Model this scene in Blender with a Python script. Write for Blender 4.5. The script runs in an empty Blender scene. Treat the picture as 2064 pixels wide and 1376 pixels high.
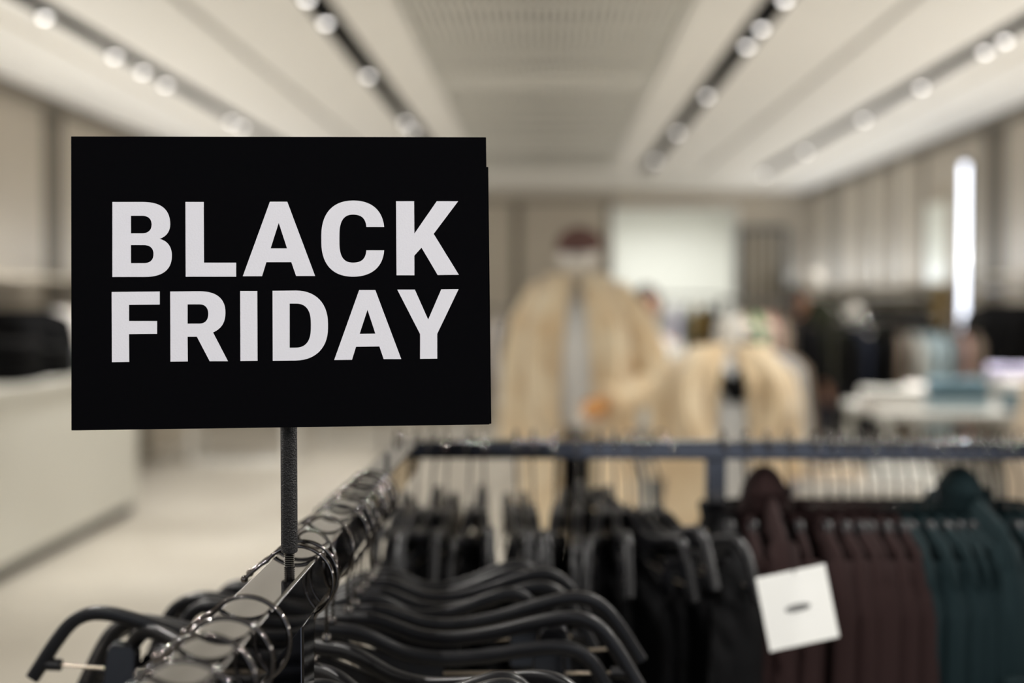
import bpy, math, random
from mathutils import Vector, Matrix
from math import pi, sin, cos, radians as R

C = bpy.context.scene.collection
S = bpy.context.scene
random.seed(7)

# ------------------------------------------------------------------ camera
FPX = 2064 * 50 / 36
PITCH = -math.atan(90 / FPX)
YAW = math.atan(68 / FPX)
cd = bpy.data.cameras.new('camera')
cam = bpy.data.objects.new('camera', cd)
C.objects.link(cam)
cam.location = (0, 0, 1.5)
cam.rotation_euler = (pi / 2 + PITCH, 0, YAW)
cd.lens = 50
cd.sensor_width = 36
cd.clip_start = 0.05
cd.clip_end = 200
cd.dof.use_dof = True
cd.dof.focus_distance = 1.025
cd.dof.aperture_fstop = 2.8
S.camera = cam

# ------------------------------------------------------------------ world, exposure
w = bpy.data.worlds.new('world')
S.world = w
w.use_nodes = True
bg = w.node_tree.nodes['Background']
bg.inputs[0].default_value = (0.78, 0.86, 1.0, 1)
bg.inputs[1].default_value = 1.0
S.view_settings.view_transform = 'Standard'
S.view_settings.look = 'None'
S.view_settings.gamma = 1
S.view_settings.use_curve_mapping = False
S.view_settings.exposure = 0.0
S.cycles.use_denoising = True
S.cycles.max_bounces = 8
S.cycles.diffuse_bounces = 5
S.cycles.glossy_bounces = 5
S.cycles.sample_clamp_indirect = 6
S.cycles.caustics_reflective = False
S.cycles.caustics_refractive = False

WARM = (1.0, 0.97, 0.92)
COOL = (0.80, 0.88, 1.0)
SPOT_W = 105
UP_W = 128


def spot(loc, target, power=SPOT_W, angle=80, color=WARM, radius=0.025):
    l = bpy.data.lights.new('spot_light', 'SPOT')
    l.energy = power
    l.color = color
    l.spot_size = R(angle)
    l.spot_blend = 0.6
    l.shadow_soft_size = radius
    o = bpy.data.objects.new('spot_light', l)
    C.objects.link(o)
    o.location = loc
    d = Vector(target) - Vector(loc)
    o.rotation_euler = d.to_track_quat('-Z', 'Y').to_euler()
    return o


def area(loc, target, sx, sy, power, color):
    l = bpy.data.lights.new('area_light', 'AREA')
    l.shape = 'RECTANGLE'
    l.size = sx
    l.size_y = sy
    l.energy = power
    l.color = color
    o = bpy.data.objects.new('area_light', l)
    C.objects.link(o)
    o.location = loc
    d = Vector(target) - Vector(loc)
    o.rotation_euler = d.to_track_quat('-Z', 'Y').to_euler()
    return o


CEIL = 3.0
XL, XR = -3.8, 3.8
YB, YF = 20.5, -7.0
# shop-front daylight from the open mall side behind the camera
area((0, YF + 0.3, 1.6), (0, 5, 1.5), 6.5, 2.6, 45, COOL)
# LED strips that wash the wall panels above the wall rails
area((XR - 0.35, 15.0, 1.72), (XR, 15.0, 2.1), 11, 0.04, 26, COOL)
area((XL + 0.35, 14.0, 1.72), (XL, 14.0, 2.1), 11, 0.04, 14, COOL)
# added fill strips along both walls, no real fixture, to brighten the ceiling
area((XR - 0.45, 9.0, 1.78), (XR - 0.45 - .87, 9.0, 1.78 + .5), 22, 0.05, UP_W, WARM)
area((XL + 0.45, 9.0, 1.78), (XL + 0.45 + .87, 9.0, 1.78 + .5), 22, 0.05, UP_W, WARM)
# ceiling lights of the room behind the doorway
area((1.85, 22.0, 2.75), (1.85, 22.0, 0), 1.4, 1.6, 56, (0.98, 1.0, 0.96))


# ------------------------------------------------------------------ materials
def mat(name, col, rough=0.6, metal=0.0, noise=None, bump=None, sheen=0.0, emit=None, coat=0.0, spec=0.5, stretch=(1, 1, 1)):
    m = bpy.data.materials.new(name)
    m.use_nodes = True
    nt = m.node_tree
    b = nt.nodes['Principled BSDF']
    b.inputs['Base Color'].default_value = (*col, 1)
    b.inputs['Roughness'].default_value = rough
    b.inputs['Metallic'].default_value = metal
    b.inputs['Specular IOR Level'].default_value = spec
    b.inputs['Coat Weight'].default_value = coat
    if sheen:
        b.inputs['Sheen Weight'].default_value = sheen
        b.inputs['Sheen Roughness'].default_value = 0.4
        b.inputs['Sheen Tint'].default_value = (*[min(1, c * 6 + 0.25) for c in col], 1)
    if noise or bump:
        tc = nt.nodes.new('ShaderNodeTexCoord')
        mp = nt.nodes.new('ShaderNodeMapping')
        mp.inputs['Scale'].default_value = stretch
        nt.links.new(tc.outputs['Object'], mp.inputs[0])
    if noise:
        sc, col2 = noise
        n = nt.nodes.new('ShaderNodeTexNoise')
        n.inputs['Scale'].default_value = sc
        n.inputs['Detail'].default_value = 4
        r = nt.nodes.new('ShaderNodeValToRGB')
        r.color_ramp.elements[0].position = 0.35
        r.color_ramp.elements[1].position = 0.65
        r.color_ramp.elements[0].color = (*col, 1)
        r.color_ramp.elements[1].color = (*col2, 1)
        nt.links.new(mp.outputs[0], n.inputs['Vector'])
        nt.links.new(n.outputs[0], r.inputs[0])
        nt.links.new(r.outputs[0], b.inputs['Base Color'])
    if bump:
        sc, st = bump
        n = nt.nodes.new('ShaderNodeTexNoise')
        n.inputs['Scale'].default_value = sc
        n.inputs['Detail'].default_value = 3
        bp = nt.nodes.new('ShaderNodeBump')
        bp.inputs['Strength'].default_value = st
        bp.inputs['Distance'].default_value = 0.01
        nt.links.new(mp.outputs[0], n.inputs['Vector'])
        nt.links.new(n.outputs[0], bp.inputs['Height'])
        nt.links.new(bp.outputs[0], b.inputs['Normal'])
    if emit:
        b.inputs['Emission Color'].default_value = (*emit[0], 1)
        b.inputs['Emission Strength'].default_value = emit[1]
    return m


M = {
    'ceiling': mat('ceiling_plaster', (0.84, 0.825, 0.785), 0.9),
    'grille': mat('grille_metal', (0.80, 0.79, 0.74), 0.6),
    'grille_back': mat('grille_void', (0.02, 0.02, 0.02), 0.9),
    'slot': mat('slot_grey', (0.42, 0.41, 0.38), 0.8),
    'black': mat('matte_black', (0.010, 0.010, 0.011), 0.6),
    'track': mat('track_black', (0.012, 0.012, 0.012), 0.7),
    'wall': mat('wall_panel_beige', (0.46, 0.41, 0.34), 0.7, noise=(1.2, (0.50, 0.45, 0.37))),
    'rib': mat('wall_rib_light', (0.62, 0.57, 0.48), 0.6),
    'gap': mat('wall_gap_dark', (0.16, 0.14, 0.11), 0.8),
    'floor': mat('floor_stone', (0.36, 0.33, 0.28), 0.42, noise=(0.9, (0.44, 0.41, 0.355))),
    'white_wall': mat('white_wall', (0.84, 0.84, 0.81), 0.8),
    'counter': mat('counter_laminate', (0.70, 0.695, 0.64), 0.55),
    'plinth': mat('plinth_dark', (0.05, 0.045, 0.035), 0.7),
    'white': mat('white_paint', (0.8, 0.79, 0.75), 0.45),
    'nickel': mat('black_nickel', (0.20, 0.195, 0.195), 0.06, metal=1.0),
    'nickel_dark': mat('dark_black_nickel', (0.055, 0.055, 0.06), 0.10, metal=1.0),
    'wire': mat('dark_chrome_wire', (0.12, 0.11, 0.105), 0.05, metal=1.0),
    'steel': mat('bronze_steel', (0.42, 0.36, 0.29), 0.28, metal=1.0),
    'hanger': mat('hanger_plastic', (0.004, 0.004, 0.005), 0.34, spec=0.22),
    'clip': mat('clip_gloss_black', (0.005, 0.005, 0.006), 0.15, spec=0.18),
    'card': mat('black_card', (0.0018, 0.0018, 0.0024), 0.8, spec=0.02, bump=(900, 0.05)),
    'letters': mat('white_print', (0.655, 0.65, 0.70), 0.8, spec=0.1, bump=(700, 0.05)),
    'post': mat('hammered_black', (0.007, 0.007, 0.008), 0.42, bump=(900, 0.5), spec=.3),
    'fleece': mat('cream_fleece', (0.74, 0.57, 0.36), 0.95, noise=(9, (0.86, 0.74, 0.54)), bump=(60, 0.8), sheen=0.4),
    'fleece2': mat('tan_fleece', (0.68, 0.51, 0.31), 0.95, noise=(9, (0.82, 0.67, 0.46)), bump=(60, 0.8), sheen=0.3),
    'tee': mat('white_cotton', (0.82, 0.83, 0.82), 0.9, bump=(12, 0.3)),
    'mannequin': mat('mannequin_white', (0.66, 0.63, 0.57), 0.4),
    'hand': mat('glove_tan', (0.62, 0.30, 0.10), 0.6),
    'cap': mat('brown_cap', (0.13, 0.065, 0.055), 0.9, bump=(80, 0.5)),
    'skin': mat('skin_brown', (0.30, 0.15, 0.09), 0.5),
    'hair': mat('hair_dark', (0.02, 0.014, 0.01), 0.6),
    'brown': mat('brown_velvet', (0.016, 0.008, 0.0078), 0.85, spec=.1, sheen=0.015, bump=(25, 0.5), stretch=(1, 1, 0.15)),
    'teal': mat('teal_velvet', (0.0055, 0.0125, 0.0145), 0.85, spec=.1, sheen=0.015, bump=(25, 0.5), stretch=(1, 1, 0.15)),
    'noir': mat('black_cloth', (0.0035, 0.0035, 0.004), 0.85, spec=.1, sheen=0.01, bump=(25, 0.4)),
    'navy': mat('navy_cloth', (0.012, 0.016, 0.030), 0.85, spec=.2),
    'olive': mat('olive_cloth', (0.016, 0.018, 0.008), 0.85, spec=.2),
    'grey': mat('grey_cloth', (0.10, 0.11, 0.12), 0.9),
    'lgrey': mat('light_grey_cloth', (0.50, 0.50, 0.47), 0.9),
    'lilac': mat('lilac_cloth', (0.58, 0.55, 0.75), 0.9),
    'offwhite': mat('offwhite_cloth', (0.70, 0.67, 0.64), 0.9),
    'blue': mat('pale_blue_cloth', (0.40, 0.50, 0.54), 0.9),
    'slate': mat('slate_blue_cloth', (0.10, 0.17, 0.21), 0.9),
    'taupe': mat('taupe_cloth', (0.22, 0.17, 0.13), 0.9),
    'rose': mat('rose_cloth', (0.45, 0.28, 0.24), 0.9),
    'gold': mat('golden_brown', (0.33, 0.22, 0.06), 0.7),
    'beige': mat('beige_cloth', (0.66, 0.55, 0.42), 0.9),
    'green': mat('green_cloth', (0.06, 0.24, 0.10), 0.8),
    'paper': mat('tag_card', (0.90, 0.90, 0.87), 0.7),
    'ink': mat('tag_ink', (0.02, 0.018, 0.018), 0.7),
    'lens': mat('lamp_lens', (0.9, 0.9, 0.9), 0.3, emit=((1.0, 0.96, 0.92), 5)),
    'led': mat('led_tube', (0.9, 0.9, 0.9), 0.3, emit=((0.82, 0.87, 1.0), 3.6)),
    'backlit': mat('backlit_panel', (0.6, 0.6, 0.52), 0.4, emit=((0.93, 0.95, 0.80), 0.15)),
    'mirror': mat('mirror_glass', (0.55, 0.52, 0.48), 0.08, metal=1.0),
}


# ------------------------------------------------------------------ mesh helpers
class MB:
    def __init__(s):
        s.v, s.f = [], []

    def box(s, x0, x1, y0, y1, z0, z1, rot=0, about=None):
        n = len(s.v)
        p = [(x0, y0, z0), (x1, y0, z0), (x1, y1, z0), (x0, y1, z0), (x0, y0, z1), (x1, y0, z1), (x1, y1, z1), (x0, y1, z1)]
        if rot:
            ax, ay = about or ((x0 + x1) / 2, (y0 + y1) / 2)
            p = [(ax + (a - ax) * cos(rot) - (b - ay) * sin(rot), ay + (a - ax) * sin(rot) + (b - ay) * cos(rot), c) for a, b, c in p]
        s.v += p
        s.f += [tuple(n + i for i in q) for q in ((3, 2, 1, 0), (4, 5, 6, 7), (0, 1, 5, 4), (1, 2, 6, 5), (2, 3, 7, 6), (3, 0, 4, 7))]
        return s

    def rings(s, rings, cap=True, closed=True):
        n, k = len(s.v), len(rings[0])
        for r in rings:
            s.v += [tuple(p) for p in r]
        for i in range(len(rings) - 1):
            for j in range(k if closed else k - 1):
                a, b = n + i * k + j, n + i * k + (j + 1) % k
                s.f.append((a, b, b + k, a + k))
        if cap and closed:
            s.f.append(tuple(n + j for j in reversed(range(k))))
            s.f.append(tuple(n + (len(rings) - 1) * k + j for j in range(k)))
        return s

    def tube(s, pts, rad, k=10, sec=None):
        """sweep a circle (or the section sec = [(u, v)]) along pts"""
        pts = [Vector(p) for p in pts]
        rr = rad if isinstance(rad, (list, tuple)) else [rad] * len(pts)
        up = None
        rings = []
        for i, p in enumerate(pts):
            t = (pts[min(i + 1, len(pts) - 1)] - pts[max(i - 1, 0)]).normalized()
            if up is None:
                up = Vector((0, 1, 0)) if abs(t.y) < 0.9 else Vector((1, 0, 0))
            a = (up - t * up.dot(t)).normalized()
            up = a
            b = t.cross(a)
            if sec:
                rings.append([p + a * u + b * v for u, v in sec])
            else:
                rings.append([p + a * (rr[i] * cos(2 * pi * j / k)) + b * (rr[i] * sin(2 * pi * j / k)) for j in range(k)])
        return s.rings(rings)

    def lathe(s, prof, k=24, o=(0, 0, 0)):
        return s.rings([[(o[0] + r * cos(2 * pi * j / k), o[1] + r * sin(2 * pi * j / k), o[2] + z) for j in range(k)] for r, z in prof])

    def ball(s, c, rx, ry=None, rz=None, k=16, m=10, dfm=None):
        ry = ry or rx
        rz = rz or rx
        prof = []
        for i in range(m + 1):
            a = -pi / 2 + pi * i / m
            ring = []
            for j in range(k):
                b = 2 * pi * j / k
                u = Vector((cos(a) * cos(b), cos(a) * sin(b), sin(a)))
                if i in (0, m):
                    u = Vector((1e-4 * cos(b), 1e-4 * sin(b), sin(a)))
                p = Vector((u.x * rx, u.y * ry, u.z * rz))
                if dfm:
                    p = dfm(p)
                ring.append((c[0] + p.x, c[1] + p.y, c[2] + p.z))
            prof.append(ring)
        return s.rings(prof)

    def obj(s, name, m, parent=None, smooth=True, bevel=0, angle=40, solid=0, sub=0):
        me = bpy.data.meshes.new(name)
        me.from_pydata(s.v, [], s.f)
        me.validate()
        me.update()
        me.materials.append(M[m] if isinstance(m, str) else m)
        o = bpy.data.objects.new(name, me)
        C.objects.link(o)
        o.parent = parent
        if smooth:
            for p in me.polygons:
                p.use_smooth = True
            me.set_sharp_from_angle(angle=R(angle))
        if solid:
            md = o.modifiers.new('s', 'SOLIDIFY')
            md.thickness = solid
            md.offset = 0
        if bevel:
            md = o.modifiers.new('b', 'BEVEL')
            md.width = bevel
            md.segments = 3
            md.limit_method = 'ANGLE'
        if sub:
            md = o.modifiers.new('u', 'SUBSURF')
            md.levels = sub
            md.render_levels = sub
        return o


def thing(name, label, cat, loc=(0, 0, 0), rotz=0, group=None):
    o = bpy.data.objects.new(name, None)
    o.empty_display_size = 0.05
    C.objects.link(o)
    o.location = loc
    o.rotation_euler = (0, 0, rotz)
    return tag(o, label, cat, group)


def tag(o, label, cat, group=None):
    o['label'] = label
    o['category'] = cat
    if group:
        o['group'] = group
    return o


def struct(o):
    o['kind'] = 'structure'
    return o


def dup(o, loc=None, rot=None, label=None, group=None, parent=None):
    c = o.copy()
    C.objects.link(c)
    if parent is not None:
        c.parent = parent
    if loc is not None:
        c.location = loc
    if rot is not None:
        c.rotation_euler = rot
    if label:
        c['label'] = label
    if group:
        c['group'] = group
    for ch in list(o.children):
        dup(ch, parent=c)
    return c


ORD = ['first', 'second', 'third', 'fourth', 'fifth', 'sixth', 'seventh', 'eighth', 'ninth', 'tenth', 'eleventh', 'twelfth',
       'thirteenth', 'fourteenth', 'fifteenth', 'sixteenth', 'seventeenth', 'eighteenth', 'nineteenth', 'twentieth', 'twenty-first', 'twenty-second']

# ================================================================== ROOM
struct(MB().box(XL - .2, XR + .2, YF, YB + 4, -0.1, 0).obj('floor', 'floor', smooth=False))
TR = [-2.61, -1.17, 1.17, 2.61]      # track slots
SL = [-1.86, 1.86]                   # slot diffusers
# ceiling: plaster fields between the slots, the grille opening in the middle
G0, G1 = 0.9, 17.0
cm = MB()
cuts = sorted([(t - .07, t + .07, 17.3) for t in TR] + [(t - .03, t + .03, 17.3) for t in SL] + [(-.75, .75, G1)])
x = XL - .2
for a, b, ye in cuts:
    cm.box(x, a, YF, YB + .2, CEIL, CEIL + .15)
    cm.box(a, b, ye, YB + .2, CEIL, CEIL + .15)
    x = b
cm.box(x, XR + .2, YF, YB + .2, CEIL, CEIL + .15)
cm.box(-.75, .75, YF, G0, CEIL, CEIL + .15)
struct(cm.obj('ceiling', 'ceiling', smooth=False))
for k, t in enumerate(SL):
    struct(MB().box(t - .03, t + .03, YF, 17.3, CEIL + .015, CEIL + .03).obj('trim_%d' % (k + 1), 'slot', smooth=False))
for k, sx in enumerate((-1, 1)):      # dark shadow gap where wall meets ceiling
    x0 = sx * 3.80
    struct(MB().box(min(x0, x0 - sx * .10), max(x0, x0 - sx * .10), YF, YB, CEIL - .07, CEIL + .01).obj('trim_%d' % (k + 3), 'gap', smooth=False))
    x1 = sx * 2.92
    struct(MB().box(x1 - .012, x1 + .012, YF, YB, CEIL - .012, CEIL + .01).obj('trim_%d' % (k + 5), 'rib', smooth=False))

# open-cell metal grille
gr = thing('ceiling_grille', 'long grey metal open-cell grille running along the middle of the white ceiling', 'ceiling grille', (0, G0, CEIL))
MB().box(-.75, .75, 0, G1 - G0, .09, .11).obj('backing_board', 'grille_back', gr, smooth=False)
g = MB()
n = 34
for i in range(n + 1):
    xx = -.75 + 1.5 * i / n
    g.box(xx - .010, xx + .010, 0, G1 - G0, .0, .05)
yy = 0
while yy < G1 - G0:
    g.box(-.75, .75, yy, yy + .012, .005, .05)
    yy += .6
g.obj('slat_grid', 'grille', gr, smooth=False)
b = MB()
for yy in (0, 4.2, 9.1, 13.2, G1 - G0 - .06):
    b.box(-.75, .75, yy - .06, yy + .06, -.004, .05)
b.obj('cross_bar', 'grille', gr, smooth=False)

# tracks with spotlights
SP = {-2.61: [7.4, 8.6, 9.2, 9.76, 11.8, 12.2], -1.17: [6.99, 7.59, 11.9, 12.5],
      1.17: [7.05, 7.8, 8.35, 10.4, 12.7, 15.3], 2.61: [7.2, 7.6, 8.2, 8.57, 10.0, 11.8, 18.4 - 1.3]}
EX = {-2.61: [-1.4, 2.2, 4.2, 15.2], -1.17: [-2.0, -.9, 1.2, 2.6, 4.6, 9.4, 15.0], 1.17: [-1.8, -.6, .6, 2.9, 4.8], 2.61: [-.8, 1.9, 3.0, 5.2, 14.4]}  # extra spots, mostly out of view, added for their light on rack and room
TN = {-2.61: 'outer left', -1.17: 'inner left', 1.17: 'inner right', 2.61: 'outer right'}
for t in TR:
    tk = thing('light_track', 'black recessed lighting track, the %s of the four in the ceiling' % TN[t], 'light track', (t, 0, CEIL), group='ceiling light tracks')
    MB().box(-.07, .07, YF, 17.3, .10, .12).obj('channel_top', 'track', tk, smooth=False)
    for sx in (-1, 1):
        MB().box(sx * .07 - .004, sx * .07 + .004, YF, 17.3, -.002, .10).obj('channel_side', 'track', tk, smooth=False)
    MB().box(-.018, .018, YF, 17.3, .05, .10).obj('power_rail', 'track', tk, smooth=False)
proto = thing('track_spotlight', 'x', 'spotlight', (0, 0, 0), group='track spotlights')
MB().lathe([(.0, .03), (.033, .03), (.036, .0), (.036, -.085), (.030, -.09), (.030, -.07), (.0, -.07)], 20).obj('lamp_body', 'black', proto)
MB().lathe([(.010, .06), (.010, .02), (.0, .02)], 12).obj('stem', 'black', proto)
MB().lathe([(.0, -.105), (.014, -.102), (.024, -.092), (.028, -.078), (.028, -.07), (0, -.07)], 18).obj('lens', 'lens', proto)
first = True
for t in TR:
    vis = SP[t]
    allp = sorted(SP[t] + EX[t])
    for i, y in enumerate(allp):
        lab = 'small black spotlight glowing in the %s ceiling track, %s one along it' % (TN[t], ORD[i])
        if first:
            o = proto
            o.location = (t, y, CEIL + .045)
            o['label'] = lab
            first = False
        else:
            o = dup(proto, (t, y, CEIL + .045), label=lab)
        tx = t + (.35 if t > 0 else -.35) * (1 if abs(t) > 2 else -.5)
        if 1.0 < y < 3.2:
            spot((t, y, CEIL - .08), (.10, 1.35, 1.25), angle=44, power=SPOT_W * 1.3)
        elif y < 1.0:
            spot((t, y, CEIL - .08), (.15, 1.35, 1.25), angle=75, power=SPOT_W * .42)
        else:
            spot((t, y, CEIL - .08), (tx, y + random.uniform(-.4, .6), 0))

# walls
def wall(sx, name, panels, gaps, ribs):
    x0 = sx * 3.80
    a, b = sorted((x0, x0 + sx * .15))
    o = struct(MB().box(a, b, YF, YB + .1, 0, CEIL).obj(name, 'wall', smooth=False))
    k = 0
    for (y0, y1) in gaps:
        xa, xb = sorted((x0, x0 - sx * .004))
        MB().box(xa, xb, y0, y1, 0, CEIL - .07).obj('wall_gap', 'gap', o, smooth=False)
    for (y0, y1) in ribs:
        xa, xb = sorted((x0, x0 - sx * .05))
        MB().box(xa, xb, y0, y1, 0, CEIL - .07).obj('wall_rib', 'rib', o, smooth=False)
    return o


wall(-1, 'wall_left', None, [(10.7, 11.15), (13.2, 13.5), (15.6, 15.9)], [(9.0, 9.12)])
wall(1, 'wall_right', None, [(11.85, 12.5), (18.6, 19.0), (17.0, 17.15), (15.7, 15.8), (14.35, 14.5)], [(19.4, 19.6), (17.7, 17.9), (16.25, 16.5), (14.95, 15.2)])

# back wall with a wide doorway at x 1.0 .. 2.75 and a narrow one at 2.8 .. 3.4
DX0, DX1, DZ = 0.98, 2.70, 2.74
bw = MB()
bw.box(XL, DX0, YB, YB + .15, 0, CEIL)
bw.box(DX0, DX1, YB, YB + .15, DZ, CEIL)
bw.box(DX1, XR, YB, YB + .15, 0, CEIL)
bwo = struct(bw.obj('wall_back', 'wall', smooth=False))
for xx in (-.48, .85, -2.2):
    MB().box(xx, xx + .13, YB - .004, YB, 0, CEIL - .12).obj('wall_gap', 'gap', bwo, smooth=False)
MB().box(XL, .98, YB - .03, YB, CEIL - .14, CEIL - .10).obj('wall_rail_groove', 'gap', bwo, smooth=False)
d1 = MB()
d1.box(DX0 - .05, DX0, YB - .02, YB + .17, 0, DZ + .05)
d1.box(DX1, DX1 + .05, YB - .02, YB + .17, 0, DZ + .05)
d1.box(DX0, DX1, YB - .02, YB + .17, DZ, DZ + .05)
struct(d1.obj('door_1', 'white_wall', smooth=False))
rm = MB()
rm.box(DX0 - .6, DX0 - .5, YB + .15, YB + 3.4, 0, 2.95)
rm.box(DX1 + .5, DX1 + .6, YB + .15, YB + 3.4, 0, 2.95)
rm.box(DX0 - .6, DX1 + .6, YB + 3.4, YB + 3.5, 0, 2.95)
rm.box(DX0 - .6, DX1 + .6, YB + .15, YB + 3.5, 2.95, 3.0)
struct(rm.obj('wall_far_room', 'white_wall', smooth=False))
# framed slatted panel right of the doorway
pn = thing('slatted_wall_panel', 'grey framed tall panel of brown vertical slats beside the bright doorway', 'wall panel', (3.10, YB - .01, 0))
f = MB()
f.box(-.36, -.30, -.05, 0, 0, 2.50).box(.30, .36, -.05, 0, 0, 2.50).box(-.30, .30, -.05, 0, 2.44, 2.50)
f.obj('frame', 'grey', pn, smooth=False)
MB().box(-.30, .30, -.01, 0, 0, 2.44).obj('back_board', 'gap', pn, smooth=False)
f = MB()
for i in range(5):
    f.box(-.27 + i * .125, -.23 + i * .125, -.035, -.01, 0, 2.44)
f.obj('slats', 'wall', pn, smooth=False)

# backlit panel and LED tube column on the right wall
bl = thing('backlit_sign_panel', 'glowing pale backlit panel on the right wall behind the light tube', 'light panel', (XR - .01, 13.75, 1.55))
MB().box(-.05, 0, -.36, .36, 0, .86).obj('light_box', 'rib', bl, smooth=False)
MB().box(-.054, -.05, -.34, .34, .02, .84).obj('light_face', 'backlit', bl, smooth=False)
lt = thing('light_tube', 'tall vertical white LED tube glowing on a thin black stand beside the right wall', 'light tube', (3.35, 11.5, 1.14))
MB().tube([(0, 0, 0), (0, 0, 1.42)], .024, 14).obj('glowing_tube', 'led', lt)
MB().box(.03, .05, -.03, .03, -1.14, 1.46).box(-.12, .16, -.12, .12, -1.14, -1.12).obj('mounting_profile', 'black', lt, smooth=False)
for z_ in (-.03, 1.425):
    MB().box(-.03, .03, -.03, .03, z_, z_ + .025).obj('end_bracket', 'black', lt, smooth=False)

# ================================================================== COUNTER
ct = thing('sales_counter', 'long pale sales counter with dark recessed plinth on the left', 'counter', (-2.85, 6.2, 0))
MB().box(-.62, 0, 0, 3.64, .08, .98).obj('counter_front', 'counter', ct, smooth=False, bevel=.004)
MB().box(-.58, -.03, .03, 3.6, 0, .08).obj('plinth', 'plinth', ct, smooth=False)
MB().box(-.64, .015, -.02, 3.66, .98, 1.02).obj('countertop', 'counter', ct, smooth=False, bevel=.004)


# ================================================================== GARMENTS
def garment(name, m, half, top, length, thick, flare=.04, folds=5, seed=0, sleeves=True, collar=True, parent=None, hood=False):
    """garment hanging in the local XZ plane, hanger point at origin, z down"""
    rnd = random.Random(seed)
    k = 44
    rings = []
    N = 22
    ph = [rnd.uniform(0, 6.28) for _ in range(4)]
    for i in range(N + 1):
        t = i / N
        z = -top - length * t
        if t < .14:
            u = t / .14
            hw = half * (.28 + .72 * math.sin(u * pi / 2) ** .38)
            th = thick * (.35 + .5 * u)
        else:
            u = (t - .14) / .86
            hw = half + flare * u - .012 * sin(pi * min(1, u * 1.6))
            th = thick * (.85 + .15 * u)
        ring = []
        for j in range(k):
            a = 2 * pi * j / k
            ca, sa = cos(a), sin(a)
            wav = 1 + .28 * min(1, t * 3) * sin(folds * a + ph[0] + .6 * t) + .15 * sin((folds + 3) * a + ph[1])
            px = hw * math.copysign(abs(ca) ** .8, ca)
            py = th * sa * wav + .35 * thick * t * sin(2.2 * ca + ph[2])
            ring.append((px, py, z - (.02 * sin(ca * 2 + ph[3]) if i == N else 0)))
        rings.append(ring)
    body = MB().rings(rings)
    if parent is None:
        o = body.obj(name, m)
    else:
        o = body.obj('garment_body', m, parent)
    root = o
    if sleeves:
        for sx in (-1, 1):
            st = MB()
            L = length * .72
            pts = [(sx * (half * .80), 0, -top - .05), (sx * (half * 1.0), 0, -top - .10), (sx * (half * 1.08), .006, -top - .2),
                   (sx * (half * 1.10 + flare * .5), .01, -top - L * .6), (sx * (half * 1.08 + flare * .7), -.01, -top - L)]
            st.tube(pts, [.02, thick * 1.0, thick * 1.0, thick * .9, thick * .75], 14)
            st.obj('sleeve', m, root if parent is None else parent)
    if collar:
        cc = MB()
        cc.rings([[((.055 + .012 * q) * cos(2 * pi * j / 20), (.028 + .006 * q) * sin(2 * pi * j / 20), -top - .028 + .03 * q) for j in range(20)] for q in (0, .5, 1, 1.05, .5)])
        cc.obj('collar', m, root if parent is None else parent)
    if hood:
        hd = MB()
        hd.ball((.02, 0, -top - .035), .068, .036, .062, dfm=lambda p: Vector((p.x, p.y, p.z * (1.1 if p.z > 0 else .8))))
        hd.obj('hood', m, root if parent is None else parent)
    return o


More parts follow.
